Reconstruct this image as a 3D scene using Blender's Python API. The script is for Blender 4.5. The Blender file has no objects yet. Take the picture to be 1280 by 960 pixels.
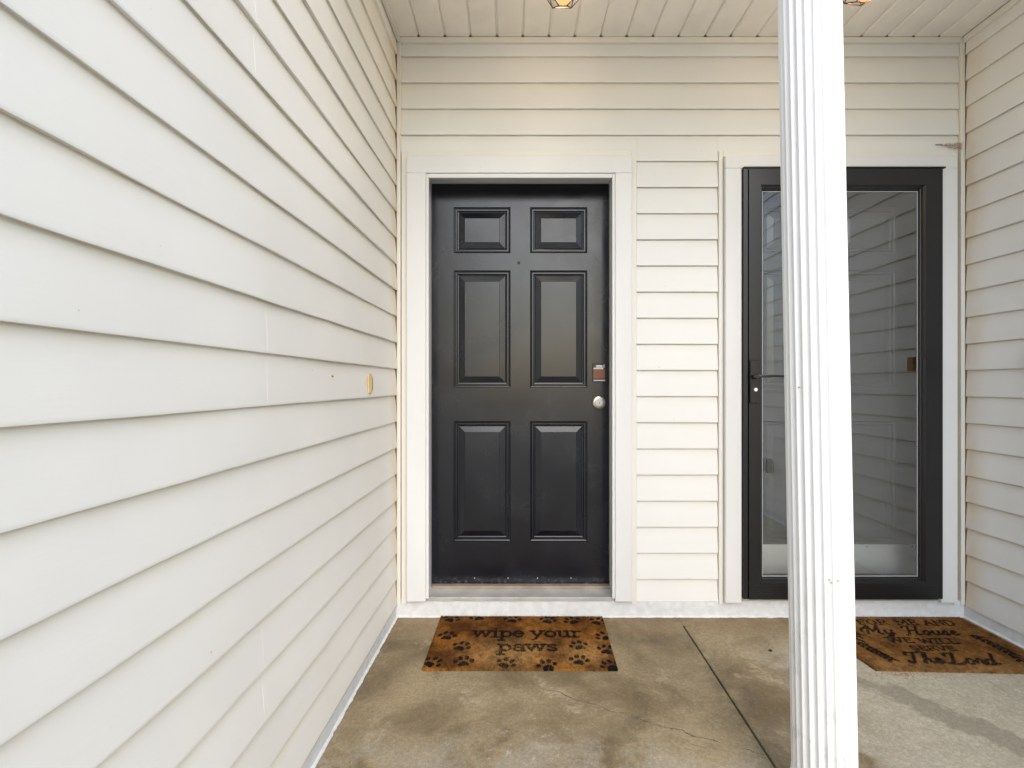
import bpy, math, random
import numpy as np
from mathutils import Vector, noise
random.seed(7)
R = math.radians
S = bpy.context.scene
col = S.collection

# ------------------------------------------------------------------ camera, world, sun, exposure
H = 1.124                      # eye height above the porch floor
cam = bpy.data.objects.new('camera', bpy.data.cameras.new('camera'))
col.objects.link(cam)
cam.location = (0, 0, H)
cam.rotation_euler = (R(90), 0, 0)
cam.data.sensor_width = 36
cam.data.lens = 17.0
cam.data.shift_y = 1 / 1280
cam.data.clip_start = 0.02
cam.data.clip_end = 3000
S.camera = cam

SUN_EL, SUN_AZ = 40, 167       # degrees; azimuth measured from +Y clockwise: behind the camera, to the right
w = bpy.data.worlds.new('World')
S.world = w
w.use_nodes = True
nt = w.node_tree
bg = nt.nodes['Background']
sky = nt.nodes.new('ShaderNodeTexSky')
sky.sky_type = 'NISHITA'
sky.sun_disc = False
sky.sun_elevation = R(SUN_EL)
sky.sun_rotation = R(SUN_AZ)
sky.air_density = 1.3
sky.dust_density = 1.5
sky.ozone_density = 1.0
nt.links.new(sky.outputs[0], bg.inputs[0])
bg.inputs[1].default_value = 0.15

sl = bpy.data.lights.new('sun', 'SUN')
sl.energy = 0.5
sl.angle = R(60)
sl.color = (1.0, 0.985, 0.965)
so = bpy.data.objects.new('sun', sl)
col.objects.link(so)
a, e = R(SUN_AZ), R(SUN_EL)
sd = Vector((math.sin(a) * math.cos(e), math.cos(a) * math.cos(e), math.sin(e)))
so.rotation_euler = sd.to_track_quat('Z', 'Y').to_euler()
so.location = (0, -6, 8)

S.view_settings.view_transform = 'Standard'
S.view_settings.look = 'None'
S.view_settings.exposure = 1.41
S.view_settings.gamma = 1
S.render.engine = 'CYCLES'
S.cycles.max_bounces = 12
S.cycles.diffuse_bounces = 8

# ------------------------------------------------------------------ helpers
ORG = {}

def tag(o, label=None, cat=None, group=None, kind=None):
    if label: o['label'] = label
    if cat: o['category'] = cat
    if group: o['group'] = group
    if kind: o['kind'] = kind
    elif cat: o['kind'] = 'thing'
    return o

def thing(name, loc, label=None, cat=None, group=None, kind=None):
    o = bpy.data.objects.new(name, None)
    o.empty_display_size = 0.1
    o.location = loc
    col.objects.link(o)
    ORG[o.name] = Vector(loc)
    return tag(o, label, cat, group, kind)

class MB:
    def __init__(s): s.v = []; s.f = []
    def add(s, vs, fs):
        n = len(s.v); s.v += [tuple(p) for p in vs]; s.f += [tuple(n + i for i in f) for f in fs]
        return s
    def box(s, x0, x1, y0, y1, z0, z1, b=0.0):
        if b <= 0:
            vs = [(x, y, z) for x in (x0, x1) for y in (y0, y1) for z in (z0, z1)]
            return s.add(vs, [(0, 1, 3, 2), (4, 6, 7, 5), (0, 4, 5, 1), (2, 3, 7, 6), (0, 2, 6, 4), (1, 5, 7, 3)])
        # chamfered box: three scaled copies hull-like (24 verts)
        lo = (x0, y0, z0); hi = (x1, y1, z1)
        idx = {}; vs = []
        for sx in (0, 1):
            for sy in (0, 1):
                for sz in (0, 1):
                    c = [hi[i] if q else lo[i] for i, q in enumerate((sx, sy, sz))]
                    d = [-1 if q else 1 for q in (sx, sy, sz)]
                    for ax in range(3):
                        p = [c[i] + (0 if i == ax else d[i] * b) for i in range(3)]
                        idx[(sx, sy, sz, ax)] = len(vs); vs.append(p)
        fs = []
        for ax in range(3):
            o1, o2 = [i for i in range(3) if i != ax]
            for q in (0, 1):
                ring = []
                for (m, n) in ((0, 0), (1, 0), (1, 1), (0, 1)):
                    k = [0, 0, 0]; k[ax] = q; k[o1] = m; k[o2] = n
                    ring.append(idx[(*k, ax)])
                flip = (q == 1) != (ax == 1)
                fs.append(tuple(ring if flip else ring[::-1]))
        for ax in range(3):      # edges parallel to ax
            o1, o2 = [i for i in range(3) if i != ax]
            for m in (0, 1):
                for n in (0, 1):
                    k0 = [0, 0, 0]; k0[o1] = m; k0[o2] = n; k1 = list(k0); k1[ax] = 1
                    r = [idx[(*k0, o1)], idx[(*k1, o1)], idx[(*k1, o2)], idx[(*k0, o2)]]
                    fs.append(tuple(r))
        for sx in (0, 1):
            for sy in (0, 1):
                for sz in (0, 1):
                    fs.append((idx[(sx, sy, sz, 0)], idx[(sx, sy, sz, 1)], idx[(sx, sy, sz, 2)]))
        return s.add(vs, fs)
    def sweep(s, prof, pts, caps=True):
        """prof: list of offsets per ring, pts: function(i)->list of points; rings joined"""
        n = len(pts[0]); vs = [p for ring in pts for p in ring]; fs = []
        for i in range(len(pts) - 1):
            for j in range(n):
                k = (j + 1) % n
                fs.append((i * n + j, i * n + k, (i + 1) * n + k, (i + 1) * n + j))
        if caps:
            fs.append(tuple(range(n))[::-1]); fs.append(tuple((len(pts) - 1) * n + j for j in range(n)))
        return s.add(vs, fs)
    def tube(s, p0, p1, r, n=8):
        p0 = Vector(p0); p1 = Vector(p1); d = (p1 - p0).normalized()
        u = d.orthogonal().normalized(); v = d.cross(u)
        rings = [[p + (u * math.cos(t) + v * math.sin(t)) * r for t in [2 * math.pi * j / n for j in range(n)]] for p in (p0, p1)]
        return s.sweep(None, rings)
    def lathe(s, prof, c, axis='z', n=28):
        """prof: list of (r, h); axis z: up, axis y: h is measured towards the viewer (-y)"""
        rings = []
        for r, h in prof:
            ring = []
            for j in range(n):
                t = 2 * math.pi * j / n
                if axis == 'z': ring.append((c[0] + r * math.cos(t), c[1] + r * math.sin(t), c[2] + h))
                elif axis == 'y': ring.append((c[0] + r * math.cos(t), c[1] - h, c[2] + r * math.sin(t)))
                else: ring.append((c[0] - h, c[1] + r * math.cos(t), c[2] + r * math.sin(t)))
            rings.append(ring)
        return s.sweep(None, rings)
    def build(s, name, mat, parent=None, smooth=None, label=None, kind=None):
        me = bpy.data.meshes.new(name)
        o0 = ORG[parent.name] if parent else Vector((0, 0, 0))
        me.from_pydata([(p[0] - o0[0], p[1] - o0[1], p[2] - o0[2]) for p in s.v], [], s.f)
        me.validate()
        import bmesh
        bm = bmesh.new(); bm.from_mesh(me); bmesh.ops.recalc_face_normals(bm, faces=bm.faces); bm.to_mesh(me); bm.free()
        me.materials.append(mat)
        if smooth is not None:
            me.polygons.foreach_set('use_smooth', [True] * len(me.polygons))
            me.set_sharp_from_angle(angle=R(smooth))
        o = bpy.data.objects.new(name, me)
        col.objects.link(o)
        if parent: o.parent = parent
        ORG[o.name] = Vector(o0)
        return tag(o, label, None, None, kind)

# ------------------------------------------------------------------ materials
class NT:
    def __init__(s, name):
        s.m = bpy.data.materials.new(name); s.m.use_nodes = True
        s.t = s.m.node_tree; s.b = s.t.nodes['Principled BSDF']
        s.out = s.t.nodes['Material Output']
    def n(s, typ, **kw):
        nd = s.t.nodes.new(typ)
        for k, v in kw.items(): setattr(nd, k, v)
        return nd
    def l(s, a, b): s.t.links.new(a, b)
    def val(s, x, sock):
        if isinstance(x, (int, float)): sock.default_value = x
        elif isinstance(x, tuple): sock.default_value = (*x, 1) if len(x) == 3 and sock.type == 'RGBA' else x
        else: s.l(x, sock)
    def pos(s):
        return s.n('ShaderNodeNewGeometry').outputs['Position']
    def math(s, op, a, b=0.0, c=0.0, clamp=False):
        m = s.n('ShaderNodeMath', operation=op, use_clamp=clamp)
        s.val(a, m.inputs[0]); s.val(b, m.inputs[1]); s.val(c, m.inputs[2]); return m.outputs[0]
    def noise(s, scale, detail=4, rough=0.55, vec=None, stretch=None, dist=0.0, off=None):
        t = s.n('ShaderNodeTexNoise'); t.inputs['Scale'].default_value = scale
        t.inputs['Detail'].default_value = detail; t.inputs['Roughness'].default_value = rough
        t.inputs['Distortion'].default_value = dist
        v = vec or s.pos()
        if stretch or off:
            mp = s.n('ShaderNodeMapping'); s.l(v, mp.inputs[0])
            mp.inputs['Scale'].default_value = stretch or (1, 1, 1)
            mp.inputs['Location'].default_value = off or (0, 0, 0); v = mp.outputs[0]
        s.l(v, t.inputs['Vector']); return t.outputs[0]
    def ramp(s, x, a, b, lo=0.0, hi=1.0, smooth=True):
        m = s.n('ShaderNodeMapRange', interpolation_type='SMOOTHSTEP' if smooth else 'LINEAR')
        s.val(x, m.inputs[0]); m.inputs[1].default_value = a; m.inputs[2].default_value = b
        m.inputs[3].default_value = lo; m.inputs[4].default_value = hi; return m.outputs[0]
    def mix(s, f, a, b, mode='MIX'):
        m = s.n('ShaderNodeMix', data_type='RGBA', blend_type=mode)
        s.val(f, m.inputs[0]); s.val(a, m.inputs[6]); s.val(b, m.inputs[7]); return m.outputs[2]
    def base(s, c): s.val(c, s.b.inputs['Base Color'])
    def rough(s, c): s.val(c, s.b.inputs['Roughness'])
    def bump(s, h, strength=0.3, dist=0.002):
        b = s.n('ShaderNodeBump'); b.inputs['Strength'].default_value = strength; b.inputs['Distance'].default_value = dist
        s.l(h, b.inputs['Height']); s.l(b.outputs[0], s.b.inputs['Normal'])

def plain(name, c, rough=0.5, metal=0.0, bump=None, var=0.0):
    m = NT(name)
    if var:
        n = m.noise(9, 4)
        m.base(m.mix(m.ramp(n, .35, .65), tuple(x * (1 - var) for x in c), tuple(min(1, x * (1 + var)) for x in c)))
    else: m.base(c)
    m.rough(rough); m.b.inputs['Metallic'].default_value = metal
    if bump: m.bump(m.noise(bump[0], 3), bump[1], bump[2])
    return m.m

PITCH = 0.1268
Z0 = 0.0535

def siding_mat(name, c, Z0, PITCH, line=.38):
    m = NT(name)
    geo = m.pos(); sep = m.n('ShaderNodeSeparateXYZ'); m.l(geo, sep.inputs[0])
    # yellowed grime that collects along the top of each course, in the sheltered strip below the lap
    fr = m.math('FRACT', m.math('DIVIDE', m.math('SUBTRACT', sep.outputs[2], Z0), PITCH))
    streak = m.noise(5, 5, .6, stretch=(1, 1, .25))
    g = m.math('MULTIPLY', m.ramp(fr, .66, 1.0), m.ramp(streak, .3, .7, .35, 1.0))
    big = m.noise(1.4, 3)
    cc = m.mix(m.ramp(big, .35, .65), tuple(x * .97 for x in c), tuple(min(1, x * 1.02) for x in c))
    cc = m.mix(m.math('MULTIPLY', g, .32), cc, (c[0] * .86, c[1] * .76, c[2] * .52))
    ln = m.math('MULTIPLY', m.ramp(fr, .955, .975), m.ramp(m.noise(8, 5, .65, stretch=(1, 1, .1), off=(0, 0, 3)), .34, .56, .25, 1.0))  # thin dark line below each lap: dirt plus lap shadow put into the colour
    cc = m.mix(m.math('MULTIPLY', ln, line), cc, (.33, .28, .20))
    # tan staining near the inside corners
    dl = m.ramp(sep.outputs[1], 2.2, 2.335)
    dl = m.math('MULTIPLY', dl, m.ramp(m.noise(7, 4, stretch=(1, 1, .5)), .35, .6, .3, 1))
    side = m.math('MAXIMUM', m.ramp(sep.outputs[0], -.53, -.545), m.ramp(sep.outputs[0], 2.16, 2.175))
    cc = m.mix(m.math('MULTIPLY', m.math('MULTIPLY', dl, side), .55), cc, (.62, .45, .27))
    # small specks
    sp = m.ramp(m.noise(60, 1, off=(3, 1, 4)), .80, .84)
    cc = m.mix(m.math('MULTIPLY', sp, .5), cc, (.35, .28, .18))
    m.base(cc); m.rough(m.ramp(big, .3, .7, .42, .55))
    m.b.inputs['Specular IOR Level'].default_value = .4
    gr = m.noise(90, 3, .6, stretch=(.12, .12, 1))
    m.bump(m.math('ADD', gr, m.math('MULTIPLY', m.noise(4, 2), 1.5)), .09, .003)
    return m.m

def trim_mat(name, c):
    m = NT(name)
    n = m.noise(3, 5, .6, stretch=(1, 1, .4))
    cc = m.mix(m.ramp(n, .35, .7), tuple(x * .95 for x in c), c)
    sp = m.ramp(m.noise(45, 2, off=(1, 7, 2)), .77, .8)
    cc = m.mix(m.math('MULTIPLY', sp, .4), cc, (.4, .33, .25))
    m.base(cc); m.rough(.45)
    m.bump(m.noise(40, 3, stretch=(1, 1, .2)), .12, .002)
    return m.m

M = {}
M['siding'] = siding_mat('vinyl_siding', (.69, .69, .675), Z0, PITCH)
M['siding_left'] = siding_mat('vinyl_siding_left_wall', (.79, .772, .73), .0623, .1264, .22)  # same vinyl as the other walls, lightened to make up for weaker light
M['soffit'] = plain('vinyl_soffit', (.77, .75, .70), .5, var=.03)
M['cream'] = trim_mat('cream_vinyl_trim', (.70, .68, .625))
M['white'] = trim_mat('white_casing_paint', (.665, .67, .67))
def column_mat():
    m = NT('white_column_enamel')
    sep = m.n('ShaderNodeSeparateXYZ'); m.l(m.pos(), sep.inputs[0])
    c = m.mix(m.ramp(m.noise(6, 5, .65, stretch=(1, 1, .4)), .35, .7), (.73, .735, .735), (.77, .78, .785))
    k = m.math('MULTIPLY', m.ramp(m.noise(16, 5, .65, off=(3, 1, 5), stretch=(1, 1, .7)), .52, .64), m.ramp(sep.outputs[2], .75, .25, .0, .5))
    c = m.mix(k, c, (.50, .51, .51))
    k2 = m.ramp(m.noise(70, 2, .5, off=(8, 1, 2)), .77, .80, 0, .5)
    m.base(m.mix(k2, c, (.36, .32, .26))); m.rough(.38); m.bump(m.noise(14, 3), .08, .003)
    return m.m
M['column'] = column_mat()
M['sheath'] = plain('tan_sheathing', (.46, .33, .20), .85, var=.15)
M['roof'] = plain('roof_shingle', (.09, .085, .08), .9, var=.2)
M['void'] = plain('dark_void', (.03, .028, .025), .9)

def paint_block():
    m = NT('white_painted_concrete')
    n = m.noise(30, 6, .65)
    m.base(m.mix(m.ramp(n, .3, .72), (.56, .57, .575), (.66, .675, .69))); m.rough(.7)
    m.bump(m.noise(55, 6, .7), .3, .003); return m.m
M['plinth'] = paint_block()

def door_mat():
    m = NT('black_satin_door_paint')
    sep = m.n('ShaderNodeSeparateXYZ'); m.l(m.pos(), sep.inputs[0])
    low = m.ramp(sep.outputs[2], .16, .115)
    sm = m.noise(3.2, 5, .6, dist=.6)
    c = m.mix(m.ramp(sm, .35, .7), (.004, .005, .009), (.0065, .008, .0135))
    scuff = m.math('MULTIPLY', low, m.ramp(m.noise(60, 6, .75), .52, .62))
    c = m.mix(m.math('MULTIPLY', scuff, .35), c, (.15, .16, .18))
    m.base(c); m.rough(m.ramp(sm, .3, .72, .20, .30))
    m.b.inputs['Specular IOR Level'].default_value = .5
    m.bump(m.noise(240, 3), .2, .0008)
    return m.m
M['door'] = door_mat()
M['inner_door'] = plain('charcoal_inner_door_paint', (.10, .10, .10), .26, bump=(200, .2, .001))
M['black_alu'] = plain('black_storm_door_aluminium', (.007, .007, .008), .3, bump=(300, .1, .0006))
M['alu'] = plain('mill_aluminium', (.52, .52, .51), .5, .3, bump=(50, .2, .001), var=.12)
M['steel'] = plain('brushed_steel', (.85, .85, .86), .45, .6)
M['nickel'] = plain('satin_nickel', (.52, .49, .43), .30, 1.0)
M['copper'] = plain('copper_brown', (.17, .065, .03), .45, .2)
M['black'] = plain('black_plastic', (.012, .012, .012), .4)
M['white_plastic'] = plain('white_plastic', (.8, .8, .8), .35)
M['gasket'] = plain('grey_glazing_gasket', (.35, .36, .37), .5)
M['bronze'] = plain('dark_bronze', (.05, .028, .016), .4, .7)
M['wood'] = plain('raw_wood_block', (.80, .60, .28), .7, var=.12)
M['wood_dark'] = plain('weathered_wood', (.30, .17, .06), .8, var=.12)
M['dirt'] = plain('tan_dirt', (.33, .24, .13), .9, var=.2)
M['bounce_pad'] = plain('pale_bounce_concrete', (.46, .445, .41), .85, var=.1, bump=(80, .3, .003))
M['grass'] = plain('lawn', (.07, .08, .05), .95, var=.3)
M['grey_box'] = plain('grey_outlet_box', (.4, .4, .39), .5)
M['sill_wood'] = plain('brown_sill_strip', (.27, .22, .17), .6, var=.15)

def bulb_mat():
    m = NT('amber_lit_bulb_glass')
    tr = m.n('ShaderNodeBsdfTransparent'); tr.inputs[0].default_value = (1, .86, .66, 1)
    em = m.n('ShaderNodeEmission'); em.inputs[0].default_value = (1, .56, .24, 1); em.inputs[1].default_value = .55
    mx = m.n('ShaderNodeMixShader'); mx.inputs[0].default_value = .5
    m.l(tr.outputs[0], mx.inputs[1]); m.l(em.outputs[0], mx.inputs[2]); m.l(mx.outputs[0], m.out.inputs[0]); return m.m
M['bulb'] = bulb_mat()

def glass_mat():
    m = NT('storm_door_glass')
    fr = m.n('ShaderNodeFresnel'); fr.inputs[0].default_value = 1.5
    tr = m.n('ShaderNodeBsdfTransparent'); tr.inputs[0].default_value = (.90, .92, .91, 1)
    gl = m.n('ShaderNodeBsdfGlossy'); gl.inputs['Roughness'].default_value = .0
    gl.inputs[0].default_value = (1, 1, 1, 1)
    mx = m.n('ShaderNodeMixShader'); f = m.math('MULTIPLY_ADD', fr.outputs[0], 2.6, .08, clamp=True)
    m.l(f, mx.inputs[0]); m.l(tr.outputs[0], mx.inputs[1]); m.l(gl.outputs[0], mx.inputs[2])
    m.l(mx.outputs[0], m.out.inputs[0]); return m.m
M['glass'] = glass_mat()

def concrete_mat():
    m = NT('stained_concrete')
    p = m.pos(); sep = m.n('ShaderNodeSeparateXYZ'); m.l(p, sep.inputs[0]); X, Y = sep.outputs[0], sep.outputs[1]
    w1 = m.noise(2.2, 8, .64, dist=.5)
    w2 = m.noise(5.5, 9, .72, dist=.3, off=(4, 2, 0))
    w3 = m.noise(17, 8, .7, off=(9, 5, 0))
    fine = m.noise(220, 4, .7)
    c = m.mix(m.ramp(w1, .34, .66), (.175, .130, .068), (.40, .318, .19))
    c = m.mix(m.ramp(w2, .54, .68, 0, .75), c, (.50, .42, .285))
    c = m.mix(m.ramp(w2, .46, .30, 0, .7), c, (.115, .090, .056))
    c = m.mix(m.ramp(w3, .56, .70, 0, .35), c, (.36, .22, .11))
    # rust-tinted strip near the wall
    rn = m.math('MULTIPLY', m.ramp(Y, 2.12, 2.26), m.ramp(w3, .40, .58))
    c = m.mix(m.math('MULTIPLY', rn, .6), c, (.31, .20, .11))
    # paler, greyer concrete to the right, away from the wall
    xx = m.math('ADD', X, m.math('MULTIPLY', m.math('SUBTRACT', w2, .5), .5))
    yy = m.math('ADD', Y, m.math('MULTIPLY', m.math('SUBTRACT', w1, .5), .4))
    paler = m.math('MULTIPLY', m.ramp(xx, .95, 1.25), m.ramp(yy, 2.25, 2.0))
    c = m.mix(m.math('MULTIPLY', paler, .88), c, m.mix(m.ramp(w3, .3, .7), (.45, .415, .32), (.58, .54, .43)))
    c = m.mix(m.math('MULTIPLY', m.ramp(yy, 1.62, 1.42), m.ramp(w2, .42, .55, 0, .55)), c, (.42, .385, .31))
    # dark run-off mark crossing the right slab
    def seg(x0, y0, x1, y1, wdt, soft, amp):
        L = math.hypot(x1 - x0, y1 - y0); dx, dy = (x1 - x0) / L, (y1 - y0) / L
        ax = m.math('SUBTRACT', X, x0); ay = m.math('SUBTRACT', Y, y0)
        d = m.math('SUBTRACT', m.math('MULTIPLY', ax, dy), m.math('MULTIPLY', ay, dx))
        d = m.math('ADD', d, m.math('MULTIPLY', m.math('SUBTRACT', w2, .5), amp))
        t = m.math('ADD', m.math('MULTIPLY', ax, dx), m.math('MULTIPLY', ay, dy))
        k = m.ramp(m.math('ABSOLUTE', d), wdt, wdt - soft)
        k = m.math('MULTIPLY', k, m.ramp(t, -.04, .02)); return m.math('MULTIPLY', k, m.ramp(t, L + .04, L - .02)), d
    b1, _ = seg(1.18, 1.93, 1.42, 1.75, .040, .022, .20)
    b2, _ = seg(1.38, 1.78, 1.72, 1.30, .066, .026, .26)
    band = m.math('MAXIMUM', b1, b2)
    c = m.mix(m.math('MULTIPLY', band, .62), c, (.235, .21, .16))
    # dirt next to the joint
    j = m.ramp(m.math('ABSOLUTE', m.math('SUBTRACT', m.math('MULTIPLY_ADD', m.math('SUBTRACT', Y, 2.249), .03, .80), X)), .09, .01)
    c = m.mix(m.math('MULTIPLY', j, m.ramp(w3, .4, .62, 0, .45)), c, (.12, .10, .075))
    # pale efflorescence flecks at the front left
    ef = m.math('MULTIPLY', m.ramp(m.noise(26, 8, .8, off=(2, 8, 1)), .56, .61), m.math('MULTIPLY', m.ramp(Y, 1.72, 1.45), m.ramp(m.math('ABSOLUTE', m.math('SUBTRACT', X, .06)), .26, .05)))
    c = m.mix(m.math('MULTIPLY', ef, .8), c, (.55, .49, .40))
    # hairline crack
    wob = m.math('ADD', m.math('MULTIPLY', m.math('SUBTRACT', m.noise(7, 2), .5), .10), m.math('MULTIPLY', m.math('SUBTRACT', m.noise(60, 3), .5), .022))
    line = m.math('SUBTRACT', m.math('ADD', Y, wob), m.math('MULTIPLY_ADD', m.math('SUBTRACT', X, .146), -.48, 1.768))
    crk = m.math('MULTIPLY', m.ramp(m.math('ABSOLUTE', line), .0034, .0008), m.math('MULTIPLY', m.ramp(X, .10, .17), m.ramp(X, .785, .77)))
    crk = m.math('MULTIPLY', crk, m.ramp(m.noise(11, 3, off=(5, 5, 5)), .36, .5, .25, 1))
    c = m.mix(m.math('MULTIPLY', crk, .75), c, (.045, .038, .028))
    # pits and grain
    c = m.mix(m.ramp(m.noise(120, 2, .5, off=(7, 7, 7)), .70, .76, 0, .55), c, (.07, .06, .045))
    c = m.mix(m.ramp(fine, .3, .7, .0, .22), c, (.05, .04, .03))
    c = m.mix(m.ramp(m.noise(75, 6, .8, off=(1, 2, 3)), .42, .62, .30, 0), c, (.09, .07, .045))
    c = m.mix(m.ramp(m.noise(95, 5, .8, off=(6, 2, 3)), .56, .66, 0, .30), c, (.55, .49, .38))
    m.base(c); m.rough(m.ramp(w2, .3, .7, .62, .85))
    m.b.inputs['Specular IOR Level'].default_value = .3
    hgt = m.math('SUBTRACT', m.math('ADD', m.math('MULTIPLY', fine, .35), m.noise(45, 6, .7)), m.math('MULTIPLY', crk, 2))
    m.bump(hgt, .35, .003)
    return m.m
M['concrete'] = concrete_mat()

def coir_mat():
    m = NT('coir_fibre')
    at = m.n('ShaderNodeAttribute', attribute_name='fibre')
    m.base(at.outputs['Color']); m.rough(.9); m.b.inputs['Specular IOR Level'].default_value = .15
    m.bump(m.noise(420, 3, .7), .6, .002); return m.m
M['coir'] = coir_mat()

# ------------------------------------------------------------------ key planes (metres)
D = 2.343                       # lap faces of the back wall
XL, SL = -0.554, 0.0300         # left wall: x at the corner, and how much it opens towards the street
XR = 2.186
ZC = 2.806                      # soffit
def xl(y): return XL - SL * (D - y)

# ------------------------------------------------------------------ the ground and the porch floor
g = MB()
g.add([(-1500, -1500, -.16), (1500, -1500, -.16), (1500, 1500, -.16), (-1500, 1500, -.16)], [(0, 1, 2, 3)])
tag(g.build('lawn_ground', M['grass']), kind='structure')
fl = thing('porch_floor', (0.8, 1.5, 0), kind='structure')
def slab(poly):
    mb = MB(); n = len(poly)
    cx = sum(p[0] for p in poly) / n; cy = sum(p[1] for p in poly) / n
    ins = []
    for x, y in poly:
        d = Vector((cx - x, cy - y)).normalized() * .004
        ins.append((x + d.x, y + d.y, 0))
    mid = [(x, y, -.003) for x, y in poly]; bot = [(x, y, -.12) for x, y in poly]
    mb.sweep(None, [bot, mid, ins]); return mb
jx = lambda y: .7995 + .03 * (y - 2.249)
YF = -2.2
slab([(-1.2, YF), (jx(YF) - .0035, YF), (jx(2.249) - .0035, 2.249), (jx(2.249) - .0035, 2.50), (-1.2, 2.50)]).build('concrete_slab', M['concrete'], fl)
slab([(jx(YF) + .0035, YF), (2.8, YF), (2.8, 2.50), (jx(2.249) + .0035, 2.50), (jx(2.249) + .0035, 2.249)]).build('concrete_slab', M['concrete'], fl)
MB().box(.78, .82, 2.258, 2.34, -.05, -.0012).build('joint_filler', M['concrete'], fl)
MB().box(-.9, 2.6, YF + .02, 2.4, -.15, -.1215).build('joint_bed', M['void'], fl)
# a front walk beyond the porch: unseen, added pale to bounce light in
MB().box(-4.5, 8.0, -14.0, YF - .01, -.14, -.03).build('bounce_paving', M['bounce_pad'], None, kind='structure')

# ------------------------------------------------------------------ siding
def nz(a, b, c): return noise.noise(Vector((a, b, c)))
def profile(z0, z1, lap, ztop=None, zbot=None):
    """(p, z) section of one course, p = how far it stands out of the sheathing"""
    P = [(.0, z0 + .001)]
    if lap: P += [(.006, z0 + .0034), (.0105, z0 + .003), (.0112, z0)]
    else: P += [(.0108, z0)]
    P += [(.0125, z0 + .0008), (.013, z0 + .0035), (.0128, z0 + .008)]
    P += [(.0095, z0 + (z1 - z0) * .45), (.0035, z1 - .0015)]
    P += [(.003, z1 + .003), (0, z1 + .003)]
    face = lambda z: .0128 - (.0128 - .0035) * max(0, min(1, (z - z0 - .008) / (z1 - z0 - .0095)))
    if ztop is not None and ztop < z1:
        P = [q for q in P if q[1] < ztop - .002] + [(face(ztop), ztop), (0, ztop)]
    if zbot is not None and zbot > z0:
        P = [(0, zbot), (face(zbot), zbot)] + [q for q in P if q[1] > zbot + .002]
    return P

def run(mb, a, b, n, prof, k, seed, amp=1.0, off=0.0):
    """sweep a section from a to b (xy) with outward normal n"""
    a = Vector(a); b = Vector(b); L = (b - a).length; ns = max(1, int(L / .055)) if amp else 1
    rings = []
    for i in range(ns + 1):
        q = a.lerp(b, i / ns); s = q.x + q.y
        dz = amp * (.0011 * nz(s * 2.3, k * 3.1, seed) + .0005 * nz(s * 9, k * 3.1, seed + 5))
        bow = amp * .0022 * nz(s * 1.7, k * 2.3, seed + 9)
        ring = []
        for p, z in prof:
            f = p / .013
            ring.append((q.x + n[0] * (p + off * (p > .002) + bow * f), q.y + n[1] * (p + off * (p > .002) + bow * f), z + dz * min(1, f * 2)))
        rings.append(ring)
    mb.sweep(None, rings)

NC = 22
zk = lambda k: Z0 + PITCH * k
ZT = 2.777                      # underside of the frieze trim

# --- back wall
bw = thing('back_wall', (.8, D + .013, 0), 'cream horizontal vinyl siding wall holding the black front door and the glass storm door', 'wall')
YS = D + .013                   # sheathing plane
def cut(z0, z1, spans, ya=YS, yb=YS + .12):
    mb = MB()
    for x0, x1 in spans: mb.box(x0, x1, ya, yb, z0, z1)
    return mb
shb = MB()
shb.box(-.72, -.412, YS, YS + .13, .08, 2.9); shb.box(.498, 1.150, YS, YS + .13, .08, 2.9); shb.box(2.082, 2.35, YS, YS + .13, .08, 2.9)
shb.box(-.412, .498, YS, YS + .13, 2.165, 2.9); shb.box(1.150, 2.082, YS, YS + .13, 2.165, 2.9)
shb.build('sheathing', M['sheath'], bw)
CT = 2.2545                     # top of the trim round the door casings
for k in range(NC):
    z0, z1 = zk(k), zk(k + 1)
    if z0 > ZT - .01: break
    lap = k % 2 == 0
    mb = MB()
    mid = profile(z0, z1, lap, ztop=min(z1 + .01, ZT))
    if z1 < CT:
        run(mb, (.6035, YS), (.9985, YS), (0, -1), mid, k, 1, .6)
    elif z0 < CT:
        run(mb, (.6035, YS), (.9985, YS), (0, -1), mid, k, 1, 0)
        up = profile(z0, z1, lap, zbot=CT + .001)
        run(mb, (-.5445, YS), (.6030, YS), (0, -1), up, k, 1, 0)
        run(mb, (.9990, YS), (2.168, YS), (0, -1), up, k, 1, 0)
    else:
        run(mb, (-.5445, YS), (2.168, YS), (0, -1), mid, k, 1, 1.0)
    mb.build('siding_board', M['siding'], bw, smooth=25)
# trims of the back wall
MB().box(-.538, 2.170, YS - .021, YS - .0005, ZT - .001, ZC - .0015, .0015).build('frieze_trim', M['cream'], bw)
MB().box(-.538, 2.170, YS - .0235, YS - .0215, ZT - .001, ZT + .004).build('trim_lip', M['cream'], bw)
def channel(x0, x1, z0, z1, thk=.020, lipside=0):
    mb = MB(); y1 = YS - .0006; y0 = YS - thk
    mb.box(x0, x1, y0, y1, z0, z1, .0016)
    return mb
def jset(xa0, xa1, xb0, xb1, zb, zt0, zt1):
    channel(xa0, xa1, zb, zt1).build('j_channel', M['cream'], bw)
    channel(xb0, xb1, zb, zt1 - .0005).build('j_channel', M['cream'], bw)
    channel(xa1 + .0004, xb0 - .0004, zt0, zt1 - .0002).build('j_channel', M['cream'], bw)
jset(-.5345, -.507, .5765, .602, .063, 2.2235, CT)
jset(1.000, 1.0205, 2.133, 2.1545, .062, 2.2235, CT)
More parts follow.
